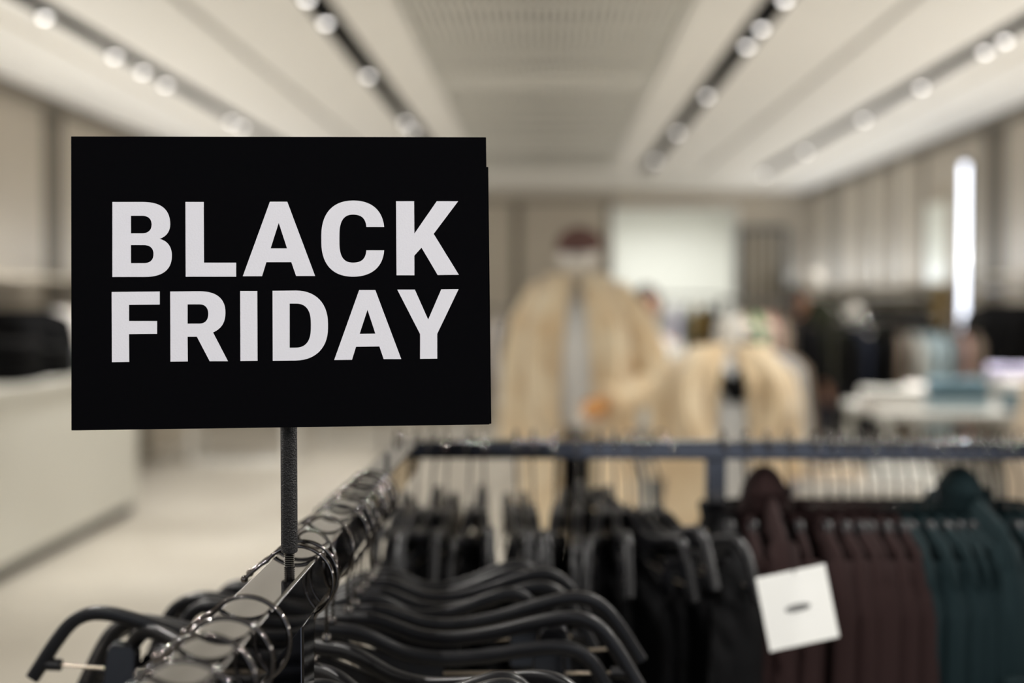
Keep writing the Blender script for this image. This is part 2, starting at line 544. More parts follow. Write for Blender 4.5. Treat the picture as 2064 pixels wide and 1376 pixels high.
# ================================================================== FIGURES
def figure(name, label, cat, loc, rz, height, skin, torso_m, leg_m, arms, group=None, head=True, hair=None):
    """standing figure facing local -Y. arms: for each side (shoulder->elbow->wrist->knuckle) points"""
    root = thing(name, label, cat, loc, rz, group)
    s = height / 1.80
    me = bpy.data.meshes.new('body')
    V, E, Rr = [], [], []

    def add(p, r, prev=None):
        V.append(Vector(p) * s)
        Rr.append(r * s)
        if prev is not None:
            E.append((prev, len(V) - 1))
        return len(V) - 1
    pel = add((0, 0, .98), .13)
    bel = add((0, 0, 1.12), .12, pel)
    che = add((0, .01, 1.32), .14, bel)
    upc = add((0, .01, 1.44), .10, che)
    nk = add((0, .0, 1.52), .055, upc)
    nk2 = add((0, -.01, 1.58), .05, nk)
    for sx in (-1, 1):
        hp = add((sx * .10, 0, .90), .095, pel)
        kn = add((sx * .11, -.01, .50), .06, hp)
        cf = add((sx * .11, .01, .36), .058, kn)
        an = add((sx * .115, .02, .09), .038, cf)
        add((sx * .125, -.10, .035), .035, an)
        A = arms[0 if sx < 0 else 1]
        sh = add((sx * .17, .01, 1.44), .06, upc)
        el = add(A[0], .045, sh)
        wr = add(A[1], .03, el)
        kd = (Vector(A[1]) - Vector(A[0])).normalized()
        palm = add(Vector(A[1]) + kd * .05, .034, wr)
        side = kd.cross(Vector((0, 1, 0)))
        side = side.normalized() if side.length > .01 else Vector((1, 0, 0))
        for q, ln in zip((-1.5, -.5, .5, 1.5), (.062, .075, .08, .07)):
            f0 = add(Vector(A[1]) + kd * .09 + side * q * .019, .0095, palm)
            f1 = add(Vector(A[1]) + kd * (.09 + ln * .55) + side * q * .021 + Vector((0, -.01, -.005)), .0085, f0)
            add(Vector(A[1]) + kd * (.09 + ln) + side * q * .020 + Vector((0, -.025, -.015)), .0075, f1)
        t0 = add(Vector(A[1]) + kd * .045 + side * .045, .0105, palm)
        add(Vector(A[1]) + kd * .085 + side * .060, .009, t0)
    me.from_pydata(V, E, [])
    o = bpy.data.objects.new('body', me)
    C.objects.link(o)
    md = o.modifiers.new('skin', 'SKIN')
    for i, r in enumerate(Rr):
        me.skin_vertices[0].data[i].radius = (r, r * (.78 if i in (0, 1, 2, 3) else 1))
        me.skin_vertices[0].data[i].use_root = i == 0
    sb = o.modifiers.new('sub', 'SUBSURF')
    sb.levels = sb.render_levels = 2
    dg = bpy.context.evaluated_depsgraph_get()
    nm = bpy.data.meshes.new_from_object(o.evaluated_get(dg))
    o.modifiers.clear()
    # head joined to the body mesh
    if head:
        hb = MB()

        def face(p):
            q = p.copy()
            if q.z < 0:
                q.x *= 1 + q.z * 2.6
                q.y *= 1 + q.z * 1.2
            if q.y < -.05 and abs(q.x) < .02 and -.045 < q.z < .02:
                q.y -= .016
            if q.y < -.05 and .018 < abs(q.x) < .05 and 0 < q.z < .03:
                q.y += .010
            return q
        hb.ball((0, -.015 * s, 1.685 * s), .076 * s, .098 * s, .118 * s, 28, 18, dfm=face)
        for sx in (-1, 1):
            hb.ball((sx * .077 * s, 0, 1.675 * s), .010, .018, .030, 8, 6)
        n0 = len(nm.vertices)
        vs = [v.co.copy() for v in nm.vertices] + [Vector(v) for v in hb.v]
        fs = [tuple(p.vertices) for p in nm.polygons] + [tuple(n0 + i for i in f_) for f_ in hb.f]
        nm = bpy.data.meshes.new('body')
        nm.from_pydata(vs, [], fs)
        nm.update()
    for p in nm.polygons:
        p.use_smooth = True
    nm.materials.clear()
    nm.materials.append(M[skin])
    o.data = nm
    o.parent = root
    k = 36

    def loft(nm_, m_, rows, **kw):
        rg = []
        for (z, rx, ry, cy) in rows:
            rg.append([(rx * s * cos(2 * pi * j / k) * (1 + .03 * sin(5 * 2 * pi * j / k + z * 9)), cy * s + ry * s * sin(2 * pi * j / k) * (1 + .03 * sin(4 * 2 * pi * j / k + z * 7)), z * s) for j in range(k)])
        return MB().rings(rg).obj(nm_, m_, root, **kw)
    if torso_m:
        loft('shirt', torso_m, [(1.0, .168, .122, 0), (1.15, .16, .118, 0), (1.32, .185, .135, 0), (1.42, .19, .125, .005), (1.485, .13, .09, .005), (1.505, .075, .072, .0)])
    if leg_m:
        loft('waistband', leg_m, [(1.02, .155, .118, 0), (.92, .178, .128, 0), (.84, .18, .13, 0)])
        for sx in (-1, 1):
            rg = []
            for (z, r) in ((.90, .105), (.80, .102), (.50, .080), (.30, .076), (.07, .082)):
                cx = sx * (.09 + (.9 - z) * .03)
                rg.append([(cx * s + r * s * cos(2 * pi * j / 20), r * s * 1.05 * sin(2 * pi * j / 20), z * s) for j in range(20)])
            MB().rings(rg).obj('trouser_leg', leg_m, root)
    for sx in (-1, 1):
        MB().ball((sx * .122 * s, -.06, .04), .048, .135, .042, dfm=lambda p: Vector((p.x, p.y, max(p.z, -.038)))).obj('shoe', 'noir', root)
    if hair:
        MB().ball((0, .015, 1.715 * s), .086, .10, .105, dfm=lambda p: Vector((p.x, p.y + (.03 if p.z < 0 and p.y < 0 else 0), max(p.z, -.06)))).obj('hair', hair, root)
    return root, s


def open_coat(root, s, m, arms, z0, z1, gap=.55, wide=1.0, fluffy=.03, z_open=1.0, big=1.0):
    """open front coat body plus two sleeves and lapels on a figure"""
    k = 40
    rows = []
    N = 16
    for i in range(N + 1):
        t = i / N
        z = z1 + (z0 - z1) * t
        if t < .16:
            u = t / .16
            rx = .10 + (.255 * wide - .10) * sin(u * pi / 2)
            ry = .085 + (.175 - .085) * sin(u * pi / 2)
        else:
            u = (t - .16) / .84
            rx = .255 * wide + .035 * u
            ry = .175 + .045 * u
        gp = gap * (.55 + .45 * min(1, t * 3)) if t < .5 else gap * (1.0 - .25 * (t - .5))
        ring = []
        for j in range(k + 1):
            a = -pi / 2 + gp / 2 + (2 * pi - gp) * j / k
            f_ = 1 + fluffy * sin(7 * a + 5 * t) + fluffy * .7 * sin(11 * a - 9 * t)
            ring.append((rx * s * cos(a) * f_, (.01 + ry * sin(a) * f_) * s, z * s))
        rows.append(ring)
    MB().rings(rows, cap=False, closed=False).obj('coat_body', m, root, solid=.03)
    for sx, A in zip((-1, 1), arms):
        e, w_ = Vector(A[0]), Vector(A[1])
        sh = Vector((sx * .17 * wide, .01, z1 - .065))
        e2 = e + (w_ - e) * .08
        pts = [Vector((sx * .10, .01, z1 - .045)), sh, sh.lerp(e, .35) + Vector((sx * .03, 0, 0)), sh.lerp(e, .7) + Vector((sx * .025, 0, 0)), e2, e.lerp(w_, .45), e.lerp(w_, .85), e.lerp(w_, .97)]
        MB().tube([p * s for p in pts], [r * s * big for r in (.05, .095, .105, .10, .098, .092, .088, .075)], 20).obj('sleeve', m, root)
        # cuff
        MB().tube([e.lerp(w_, .84) * s, e.lerp(w_, .99) * s], [.092 * s * big, .094 * s * big], 20).obj('cuff', m, root)
        # lapel
        lp = []
        for i in range(7):
            t = i / 6
            z = (z1 + .02) - (z1 - z_open) * t
            xw = .055 + .085 * sin(t * pi) + .03 * t
            yy = -.075 - .115 * min(1, t * 1.7)
            lp.append([(sx * (xw - .05) * s, yy * s, z * s), (sx * (xw + .01) * s, (yy - .02) * s, z * s), (sx * (xw + .075 * (1 - t * .5)) * s, (yy + .02) * s, (z - .01) * s)])
        MB().rings(lp, cap=False, closed=False).obj('lapel', m, root, solid=.02)


# ---- mannequin in cream fleece coat
AD = [((-.235, .02, 1.16), (-.26, -.04, .90)), ((.315, .0, 1.17), (.11, -.22, 1.10))]
ma, s = figure('mannequin', 'mannequin in open cream fleece coat, white shirt and brown cap', 'mannequin', (.13, 5.7, 0), R(-4), 1.77, 'mannequin', 'tee', 'noir', AD)
open_coat(ma, s, 'fleece', AD, .55, 1.60, gap=.60, wide=.80, z_open=.95, big=.82)
MB().ball((.005, -.01, 1.735 * s), .094, .112, .075, dfm=lambda p: Vector((p.x, p.y, max(p.z, -.02)))).obj('flat_cap', 'cap', ma)
MB().ball((-.01, -.10 * s, 1.715 * s), .085, .06, .014).obj('cap_brim', 'cap', ma)
MB().tube([Vector((.11, -.22, 1.10)) * s, Vector((.06, -.265, 1.085)) * s, Vector((.02, -.285, 1.07)) * s], [.035, .043, .034], 12).obj('tan_glove', 'hand', ma)['label'] = 'orange tan gloved hand at the waist'
# ---- headless torso mannequin in tan coat
AD2 = [((-.20, .03, 1.08), (-.215, .0, .86)), ((.20, .03, 1.08), (.215, 0, .86))]
mb_ = thing('dress_form', 'headless white dress form in open tan fleece coat behind the back rail', 'mannequin', (.635, 5.0, 0), 0)
MB().lathe([(0, .0), (.17, .0), (.17, .012), (.02, .022), (.014, .03), (.014, .75), (0, .75)], 24).obj('stand', 'black', mb_)
k = 32
rg = []
for z, rx, ry in ((.70, .13, .10), (.75, .165, .12), (.9, .155, .115), (1.0, .14, .105), (1.12, .165, .12), (1.22, .17, .11), (1.28, .12, .08), (1.30, .055, .052), (1.36, .046, .046), (1.40, .046, .046), (1.43, .032, .032)):
    rg.append([(rx * cos(2 * pi * j / k), ry * sin(2 * pi * j / k), z) for j in range(k)])
MB().rings(rg).obj('torso', 'mannequin', mb_)
rg = []
for z, rx, ry in ((.72, .165, .125), (.85, .165, .125), (1.0, .152, .118), (1.12, .175, .13), (1.22, .18, .118), (1.285, .125, .085)):
    rg.append([(rx * cos(2 * pi * j / k), ry * sin(2 * pi * j / k), z) for j in range(k)])
MB().rings(rg).obj('shirt', 'tee', mb_)
open_coat(mb_, 1.0, 'fleece2', AD2, .64, 1.315, gap=.62, wide=.70, z_open=.95, big=.70)
sp_ = []
for j in range(25):
    a = 2 * pi * j / 24
    f_ = max(0, -sin(a))
    sp_.append((.088 * cos(a), .075 * sin(a) - .075 * f_ ** 2, 1.325 - .13 * f_ ** 2))
MB().tube(sp_, .030, 12).obj('dark_scarf', 'noir', mb_)
MB().tube([(.005, -.150, 1.21), (.01, -.162, 1.18), (.012, -.160, 1.145)], [.034, .038, .03], 12).obj('scarf_end', 'noir', mb_)

# ---- mannequins and people further back
AS = [((-.25, .02, 1.17), (-.27, -.05, .93)), ((.25, .02, 1.17), (.27, -.05, .93))]


def jacket(root, s, m, z0=.82, wide=1.0, big=1.0):
    k = 32
    rg = []
    for z, rx, ry in ((z0, .21, .15), (1.0, .20, .145), (1.15, .20, .145), (1.32, .215, .155), (1.43, .205, .135), (1.49, .13, .10), (1.545, .075, .075)):
        rg.append([(rx * wide * s * cos(2 * pi * j / k) * (1 + .02 * sin(6 * pi * 2 * j / k)), ry * s * sin(2 * pi * j / k), z * s) for j in range(k)])
    MB().rings(rg).obj('jacket', m, root)
    for sx, A in zip((-1, 1), AS):
        e, w_ = Vector(A[0]), Vector(A[1])
        sh = Vector((sx * .17, .01, 1.44))
        MB().tube([p * s for p in (sh, sh.lerp(e, .5), e, e.lerp(w_, .9))], [.07 * s, .075 * s, .07 * s, .058 * s], 14).obj('sleeve', m, root)


fg, s = figure('mannequin', 'white-headed mannequin in dark olive jacket and navy trousers near the right wall', 'mannequin', (2.26, 12.0, 0), 0, 1.73, 'mannequin', None, 'navy', AS)
jacket(fg, s, 'olive', .80, 1.1)
fg, s = figure('person', 'person with brown hair in black jacket beside the olive-jacketed mannequin', 'person', (1.98, 11.2, 0), R(30), 1.56, 'skin', None, 'navy', AS, hair='hair')
jacket(fg, s, 'noir', .78)
fg, s = figure('person', 'dark-haired person in light grey top and dark trousers behind the cream coat', 'person', (.57, 8.0, 0), R(8), 1.54, 'skin', None, 'grey', AS, hair='hair')
jacket(fg, s, 'lgrey', .90, .95)
fg, s = figure('mannequin', 'mannequin in slate blue top and black trousers left of the pale display tables', 'mannequin', (2.72, 12.6, 0), R(-12), 1.45, 'mannequin', None, 'noir', AS)
jacket(fg, s, 'navy', .80, 1.0)


# ---- wall rails with garments
def wall_rail(y0, y1, sx, z, label, items, group, glabel):
    x0 = sx * 3.78
    xr = sx * 3.45
    t = thing('wall_rail', label, 'clothes rail', (x0, y0, 0))
    dx = xr - x0
    MB().tube([(dx, 0, z), (dx, y1 - y0, z)], .013, 12).obj('hanging_rail', 'nickel', t)
    for yy in (.05, (y1 - y0) / 2, y1 - y0 - .05):
        MB().tube([(0, yy, z), (dx, yy, z)], .009, 8).obj('bracket', 'nickel', t)
    a, b = sorted((0, dx * .95))
    MB().box(a, b, 0, y1 - y0, z + .10, z + .125).obj('shelf', 'rib', t, smooth=False)
    n = len(items)
    for i, mm in enumerate(items):
        y = y0 + .1 + (y1 - y0 - .2) * (i + .5) / n
        key = (mm, group)
        if key not in GP:
            rt = thing('hanging_garment', 'x', 'garment', (0, 0, 0))
            garment('garment_body', mm, .20, .10, .82, .032, seed=len(GP), parent=rt)
            MB().tube([(.0, 0, .018), (.018, 0, .010), (.02, 0, -.008), (.008, 0, -.03), (0, 0, -.05), (0, 0, -.10)], .0025, 6).obj('hanger_hook', 'wire', rt)
            GP[key] = rt
            o = rt
        else:
            o = dup(GP[key])
        o.location = (xr, y, z)
        o.rotation_euler = (0, 0, R(random.uniform(-12, 12)))
        o['label'] = glabel % CN[mm] + ', %s from near end' % ORD[i]
        o['group'] = (CN[mm] + ' ' + group)


GP = {}
CN = {'noir': 'black', 'navy': 'navy blue', 'grey': 'dark grey', 'lgrey': 'light grey', 'offwhite': 'off-white', 'taupe': 'taupe', 'olive': 'olive green', 'beige': 'beige',
      'slate': 'slate blue', 'blue': 'pale blue', 'rose': 'rose', 'gold': 'golden brown', 'lilac': 'lilac', 'teal': 'teal', 'green': 'green'}
wall_rail(8.6, 10.3, -1, 1.52, 'dark wall rail of garments behind the sales counter, nearer section', ['noir'] * 9 + ['offwhite'] * 4 + ['beige'] * 1, 'garments behind the counter', '%s garment hanging on the wall rail behind the sales counter')
wall_rail(10.5, 13.0, -1, 1.52, 'dark wall rail of garments on the left wall beyond the counter', ['offwhite'] * 3 + ['grey'] * 5 + ['navy'] * 4, 'garments on the far left wall', '%s garment on the left wall rail beyond the counter')
wall_rail(9.6, 11.2, 1, 1.55, 'dark wall rail of garments on the right wall nearer than the light tube', ['noir'] * 12, 'garments on the near right wall', '%s garment on the right wall rail nearer than the light tube')
wall_rail(13.1, 19.8, 1, 1.5, 'long dark wall rail of garments on the right wall beyond the light tube', ['noir', 'olive', 'noir', 'noir', 'noir', 'navy', 'noir', 'offwhite', 'offwhite', 'navy', 'grey', 'noir', 'offwhite', 'navy', 'navy', 'grey', 'noir', 'grey', 'navy', 'taupe', 'noir', 'grey'], 'garments on the far right wall', '%s garment on the right wall rail beyond the light tube')


gs = thing('hanging_scarf', 'narrow golden brown scarf hanging at the near end of the long right wall rail', 'scarf', (3.60, 13.06, 1.64))
garment('x', 'gold', .055, .03, .38, .03, seed=91, sleeves=False, collar=False, parent=gs, flare=.01)
MB().tube([(0, .13, .0), (0, 0, 0), (0, 0, -.04)], .004, 8).obj('hook', 'wire', gs)


# back wall rack on the left (visible just right of the sign)
def floor_rack(x, y, w_, z, rotz, label, items, where, wm=.30):
    t = thing('clothes_rack', label, 'clothes rack', (x, y, 0), rotz)
    MB().tube([(-w_ / 2, 0, z), (w_ / 2, 0, z)], .013, 12).obj('hanging_rail', 'nickel', t)
    for sx in (-1, 1):
        MB().tube([(sx * w_ / 2, 0, z), (sx * w_ / 2, 0, .03)], .013, 12).obj('upright', 'nickel', t)
        MB().box(sx * w_ / 2 - .015, sx * w_ / 2 + .015, -.22, .22, 0, .03).obj('foot', 'nickel', t, smooth=False)
    for i, mm in enumerate(items):
        d = -w_ / 2 + .08 + (w_ - .16) * (i + .5) / len(items)
        key = (mm, 'floor')
        if key not in GP:
            rt = thing('hanging_garment', 'x', 'garment')
            garment('garment_body', mm, .21, .09, .78, .036, seed=len(GP) + 30, parent=rt)
            MB().tube([(.0, 0, .018), (.018, 0, .010), (.02, 0, -.008), (.008, 0, -.03), (0, 0, -.05), (0, 0, -.09)], .0025, 6).obj('hanger_hook', 'wire', rt)
            GP[key] = rt
            o = rt
        else:
            o = dup(GP[key])
        o.location = (x + d * cos(rotz), y + d * sin(rotz), z)
        o.rotation_euler = (0, 0, rotz + pi / 2 + R(random.uniform(-10, 10)))
        o['label'] = '%s garment on the %s, %s from left' % (CN[mm], where, ORD[i])
        o['group'] = '%s garments on the %s' % (CN[mm], where)


floor_rack(-.75, 13.5, 1.6, 1.38, 0, 'free-standing rack of dark and pale garments left of the cream coat', ['offwhite', 'navy', 'taupe', 'taupe', 'grey', 'noir', 'offwhite', 'taupe', 'offwhite', 'navy', 'rose', 'grey'], 'rack left of the cream-coated mannequin')
floor_rack(1.25, 14.5, 1.1, 1.50, 0, 'free-standing rack of olive and brown garments before the bright doorway', ['grey', 'olive', 'lgrey', 'lgrey', 'lilac', 'olive', 'gold', 'noir'], 'rack before the bright doorway')
floor_rack(2.72, 10.6, 1.15, 1.32, R(-4), 'free-standing rack of pale and black garments in front of the right wall', ['noir', 'navy', 'noir', 'noir', 'taupe', 'lgrey', 'blue', 'blue', 'grey', 'rose', 'taupe'], 'rack in front of the right wall')
floor_rack(1.03, 7.0, .5, 1.33, R(60), 'short rack with lilac and white garments behind the tan coat', ['lilac', 'lgrey', 'offwhite', 'taupe'], 'short rack behind the tan coat')
floor_rack(1.36, 9.2, .5, 1.48, R(10), 'free-standing rack with green and cream garments beside the doorway', ['lgrey', 'beige', 'green', 'beige', 'rose', 'taupe'], 'rack beside the doorway')


# display tables with folded clothes
def table(x, y, w_, d_, h, label, m='white'):
    t = thing('display_table', label, 'table', (x, y, 0))
    MB().box(-w_ / 2, w_ / 2, -d_ / 2, d_ / 2, h - .04, h).obj('tabletop', m, t, smooth=False, bevel=.004)
    for sx in (-1, 1):
        for sy in (-1, 1):
            MB().box(sx * (w_ / 2 - .04) - .02, sx * (w_ / 2 - .04) + .02, sy * (d_ / 2 - .04) - .02, sy * (d_ / 2 - .04) + .02, .02, h - .04).obj('leg', m, t, smooth=False)
    MB().box(-w_ / 2 + .02, w_ / 2 - .02, -d_ / 2 + .02, d_ / 2 - .02, 0, .02).obj('base_plate', m, t, smooth=False)


def folded(x, y, z, m, label, rz=0, w_=.30, d_=.26, h=.05, group=None):
    k = 28
    rg = []
    for i, (q, zz) in enumerate(((.90, 0), (1, .15), (1, .45), (.97, .5), (1, .56), (1, .85), (.9, 1.0))):
        rg.append([(w_ / 2 * q * math.copysign(abs(cos(2 * pi * j / k)) ** .35, cos(2 * pi * j / k)), d_ / 2 * q * math.copysign(abs(sin(2 * pi * j / k)) ** .35, sin(2 * pi * j / k)), h * zz + .004 * sin(3 * 2 * pi * j / k) * zz) for j in range(k)])
    o = MB().rings(rg).obj('folded_garment', m)
    o.location = (x, y, z)
    o.rotation_euler = (0, 0, rz)
    return tag(o, label, 'folded clothes', group)


# black clothes lying on the counter
def counter_pile(y, mm, n, where):
    for i in range(n):
        folded(-3.02, y, 1.02 + i * .047, mm, '%s folded garment on the sales counter, %s of the %s pile' % (CN[mm], ['bottom one', 'second up', 'third up', 'fourth up', 'fifth up'][i] if i < n - 1 else 'topmost', where), R(random.uniform(-4, 4)), w_=.30, d_=.42, h=.045)


counter_pile(7.9, 'noir', 5, 'nearest')
counter_pile(8.45, 'noir', 4, 'middle')
counter_pile(9.1, 'grey', 3, 'farthest')
table(-2.75, 12.9, .95, .55, .80, 'white display table with base plate on the floor behind the sign post')
for i, (mm, dx) in enumerate((('rose', -.2), ('navy', .2))):
    folded(-2.75 + dx, 12.8, .80, mm, '%s folded garment on the white table behind the sign post' % CN[mm])
table(-1.6, 14.8, 1.5, .6, .46, 'low white display table standing far behind the front rail')
for i, (mm, dx) in enumerate((('taupe', -.5), ('rose', .05), ('noir', .42))):
    folded(-1.6 + dx, 14.7, .46, mm, '%s folded garment on the low far table' % CN[mm])
table(2.30, 7.6, 1.25, .9, .92, 'white display table piled with pale folded clothes at the right', 'lgrey')
stk = [(1.80, 7.45, ['offwhite', 'lgrey']), (2.13, 7.40, ['blue', 'slate', 'slate']), (2.13, 7.80, ['lgrey', 'offwhite']), (2.50, 7.35, ['slate', 'blue', 'offwhite']), (2.55, 7.75, ['offwhite', 'lgrey', 'offwhite', 'lilac'])]
SN = ['the left-hand stack', 'the second front stack', 'the middle rear stack', 'the right front stack', 'the tall rear stack']
for q, (x, y, ms) in enumerate(stk):
    for i, mm in enumerate(ms):
        folded(x, y, .92 + i * .052, mm, '%s folded garment, %s in %s on the pale display table' % (CN[mm], ['bottom one', 'second up', 'third up', 'fourth up'][i], SN[q]), R(random.uniform(-6, 6)), group='folded clothes on the right display table')
table(1.55, 6.9, .7, .5, .62, 'low white table standing under the olive-jacketed mannequin')
for i, (mm, dx) in enumerate((('beige', -.17), ('lgrey', .17))):
    folded(1.55 + dx, 6.9, .62, mm, '%s folded garment on the low white table' % CN[mm])
# beige coat at the right edge of the view
eg = thing('hanging_coat', 'beige coat on a black stand cut off at the right edge of the view', 'coat', (1.79, 4.55, 1.37))
garment('x', 'beige', .20, .06, .80, .07, seed=77, parent=eg, flare=.06)
MB().tube([(.0, 0, .018), (.018, 0, .010), (.02, 0, -.008), (.008, 0, -.03), (0, 0, -.06)], .003, 6).obj('hanger_hook', 'wire', eg)
cs = thing('coat_stand', 'black T-shaped stand carrying the beige coat at the right edge', 'clothes stand', (1.79, 4.55, 0))
MB().tube([(0, 0, .02), (0, 0, 1.34)], .012, 10).obj('upright', 'black', cs)
MB().tube([(-.12, 0, 1.375), (.12, 0, 1.375)], .010, 10).tube([(0, 0, 1.33), (0, 0, 1.38)], .011, 10).obj('arm', 'black', cs)
MB().lathe([(0, 0), (.18, 0), (.18, .012), (.02, .02), (0, .02)], 24).obj('base', 'black', cs)

# ================================================================== FRONT RACK
RX, RZ, RH = -.190, 1.3026, .038       # rail centre x, top z, height
YBACK = 1.935
rack = thing('clothes_rack', 'black nickel clothes rack with square rails in the foreground', 'clothes rack', (RX, 1.035, 0))


def L(x, y, z):
    return (x - RX, y - 1.035, z)


def lbox(x0, x1, y0, y1, z0, z1):
    return MB().box(x0 - RX, x1 - RX, y0 - 1.035, y1 - 1.035, z0, z1)


lbox(RX - .017, RX + .017, .30, YBACK + .0, RZ - RH, RZ).obj('side_rail', 'nickel', rack, bevel=.0022, smooth=True)
lbox(RX - .017, 1.05, YBACK, YBACK + .045, RZ - .024, RZ).obj('back_rail', 'nickel_dark', rack, bevel=.002)
lbox(RX - .016, RX + .016, 1.012, 1.060, .02, RZ - RH).obj('post', 'nickel_dark', rack, bevel=.002)
lbox(.219, .246, YBACK + .002, YBACK + .028, .02, RZ - .024).obj('post', 'nickel_dark', rack, bevel=.002)
lbox(RX - .30, RX + .30, 1.01, 1.06, 0, .02).obj('foot', 'nickel_dark', rack, bevel=.002)
lbox(.219, .246, YBACK - .30, YBACK + .32, 0, .02).obj('foot', 'nickel_dark', rack, bevel=.002)
lbox(.98, 1.01, YBACK + .002, YBACK + .028, .0, RZ - .024).obj('post', 'nickel_dark', rack, bevel=.002)
MB().tube([L(RX + .004, 1.66, RZ - .002), L(RX + .004, 1.66, RZ + .014)], .003, 10).obj('stud', 'black', rack)

# ---- hanger
RC = .0279       # hook centre-line radius
DC = -.0203 - .0002      # hook centre below rail top
HC = RZ + DC


def hanger_proto(sc=1.0, bar=True):
    t = thing('clothes_hanger', 'x', 'hanger')
    pts = [(-.040, 0, .0045), (-.034, 0, .0095), (-.0265, 0, .0150)]
    for i in range(0, 37):
        a = R(142) - R(142 + 62) * i / 36
        pts.append((RC * cos(a), 0, RC * sin(a)))
    pts += [(.0075, 0, -.0345), (.0022, 0, -.041), (.0, 0, -.050), (0, 0, -.080)]
    m_ = MB().tube(pts, .0016, 10)
    m_.ball(pts[0], .0030, k=12, m=8)
    m_.obj('hook', 'wire', t)
    MB().lathe([(0, -.081), (.0042, -.081), (.0045, -.078), (.0030, -.0745), (.0017, -.074), (0, -.074)], 16).obj('ferrule', 'wire', t)
    half = [(0, -.003), (.018, -.0032), (.032, -.006), (.048, -.012), (.066, -.0185), (.086, -.0215), (.108, -.0212), (.14, -.0165), (.175, -.0085),
            (.198, -.0040), (.212, -.0030), (.224, -.0048), (.235, -.0105), (.244, -.0195), (.253, -.033), (.261, -.047), (.2725, -.068)]
    z0 = -.0845
    half = [(x * sc, z) for x, z in half]
    line = [(-x, 0, z0 + z) for x, z in reversed(half[1:])] + [(x, 0, z0 + z) for x, z in half]
    # smooth the line
    sm = []
    for i in range(len(line) - 1):
        p0, p1, p2, p3 = [Vector(line[max(0, min(len(line) - 1, i + q))]) for q in (-1, 0, 1, 2)]
        for j in range(4):
            u = j / 4
            sm.append(.5 * ((2 * p1) + (p2 - p0) * u + (2 * p0 - 5 * p1 + 4 * p2 - p3) * u * u + (3 * p1 - p0 - 3 * p2 + p3) * u ** 3))
    sm.append(Vector(line[-1]))
    a, b, c = .0052, .0062, .0015
    sec = [(a - c, -b), (a, -b + c), (a, b - c), (a - c, b), (-a + c, b), (-a, b - c), (-a, -b + c), (-a + c, -b)]
    MB().tube(sm, 0, sec=sec).obj('shoulder_bar', 'hanger', t, angle=50)
    MB().tube([(-.105, 0, z0 - .034), (-.06, 0, z0 - .030), (0, 0, z0 - .016), (.06, 0, z0 - .030), (.105, 0, z0 - .034)], 0, sec=[(.003, -.007), (.003, .007), (-.003, .007), (-.003, -.007)]).obj('centre_web', 'hanger', t)
    if not bar:
        return t
    r = MB().tube([(-.249 * sc, 0, z0 - .054), (.249 * sc, 0, z0 - .054)], .0014, 10)
    r.obj('clip_bar', 'steel', t)
    for sx in (-1, 1):
        MB().tube([(sx * .260 * sc, 0, z0 - .054), (sx * .247 * sc, 0, z0 - .054)], [.006, .0055], 10).obj('bar_socket', 'hanger', t)
        c_ = MB()
        xx = sx * .19 * sc
        for sy in (-1, 1):
            pr = [(-.014, .018), (-.010, .025), (.010, .025), (.014, .018), (.016, -.022), (.014, -.028), (-.014, -.028), (-.016, -.022)]
            c_.rings([[(xx + u, sy * (.0035 + .0045 * q) + sy * (.004 if v < -.01 else 0), z0 - .054 + v) for u, v in pr] for q in (0, 1)])
        c_.tube([(xx - .012, 0, z0 - .048), (xx + .012, 0, z0 - .048)], .0065, 12)
        cl = c_.obj('clip', 'clip', t, bevel=.002)
        MB().tube([(xx - .015, 0, z0 - .056), (xx + .015, 0, z0 - .056)], .0018, 8).obj('spring', 'steel', cl)
    return t


HP = hanger_proto()
HS = None
# front rail: y, tilt (deg, + = right shoulder down), yaw
HM = None
FH = [(.735, 0, 4, 0), (.790, 0, -6, 0), (.833, 1, 5, 0), (.893, 0, -3, 0),
      (1.076, -3, 0, 1), (1.098, -2, 3, 1), (1.150, 0, -38, 0), (1.222, 0, -26, 0), (1.290, 4, 0, 0), (1.335, -2.5, -8, 0), (1.365, -4, 0, 0), (1.420, -2, 3, 1), (1.450, -3, -3, 2),
      (1.490, -4, 1, 2), (1.515, -4, -3, 1), (1.545, -4, 2, 1)]
for i, (y, tilt, yaw, _) in enumerate(FH):
    if i < 4:
        lab = 'empty black hanger hooked on the front rail, %s one nearer than the sign post' % ORD[3 - i]
    else:
        lab = 'empty black hanger hooked on the front rail, %s one behind the sign post' % ORD[i - 4]
    lab = lab.replace('first one nearer', 'the next one nearer')
    if _ == 1 and HS is None:
        o = HS = hanger_proto(.72, False)
    elif _ == 2 and HM is None:
        o = HM = hanger_proto(.85)
    else:
        o = HP if i == 0 else dup((HP, HS, HM)[_])
    o.location = (RX, y, HC)
    o.rotation_euler = (0, R(tilt), R(yaw))
    o['label'] = lab
    o['group'] = 'empty hangers on the front rail'

# back rail, black hangers with black sleeveless garments, left of the post
def Xat(px, y):
    return (px - 1100) / FPX * y


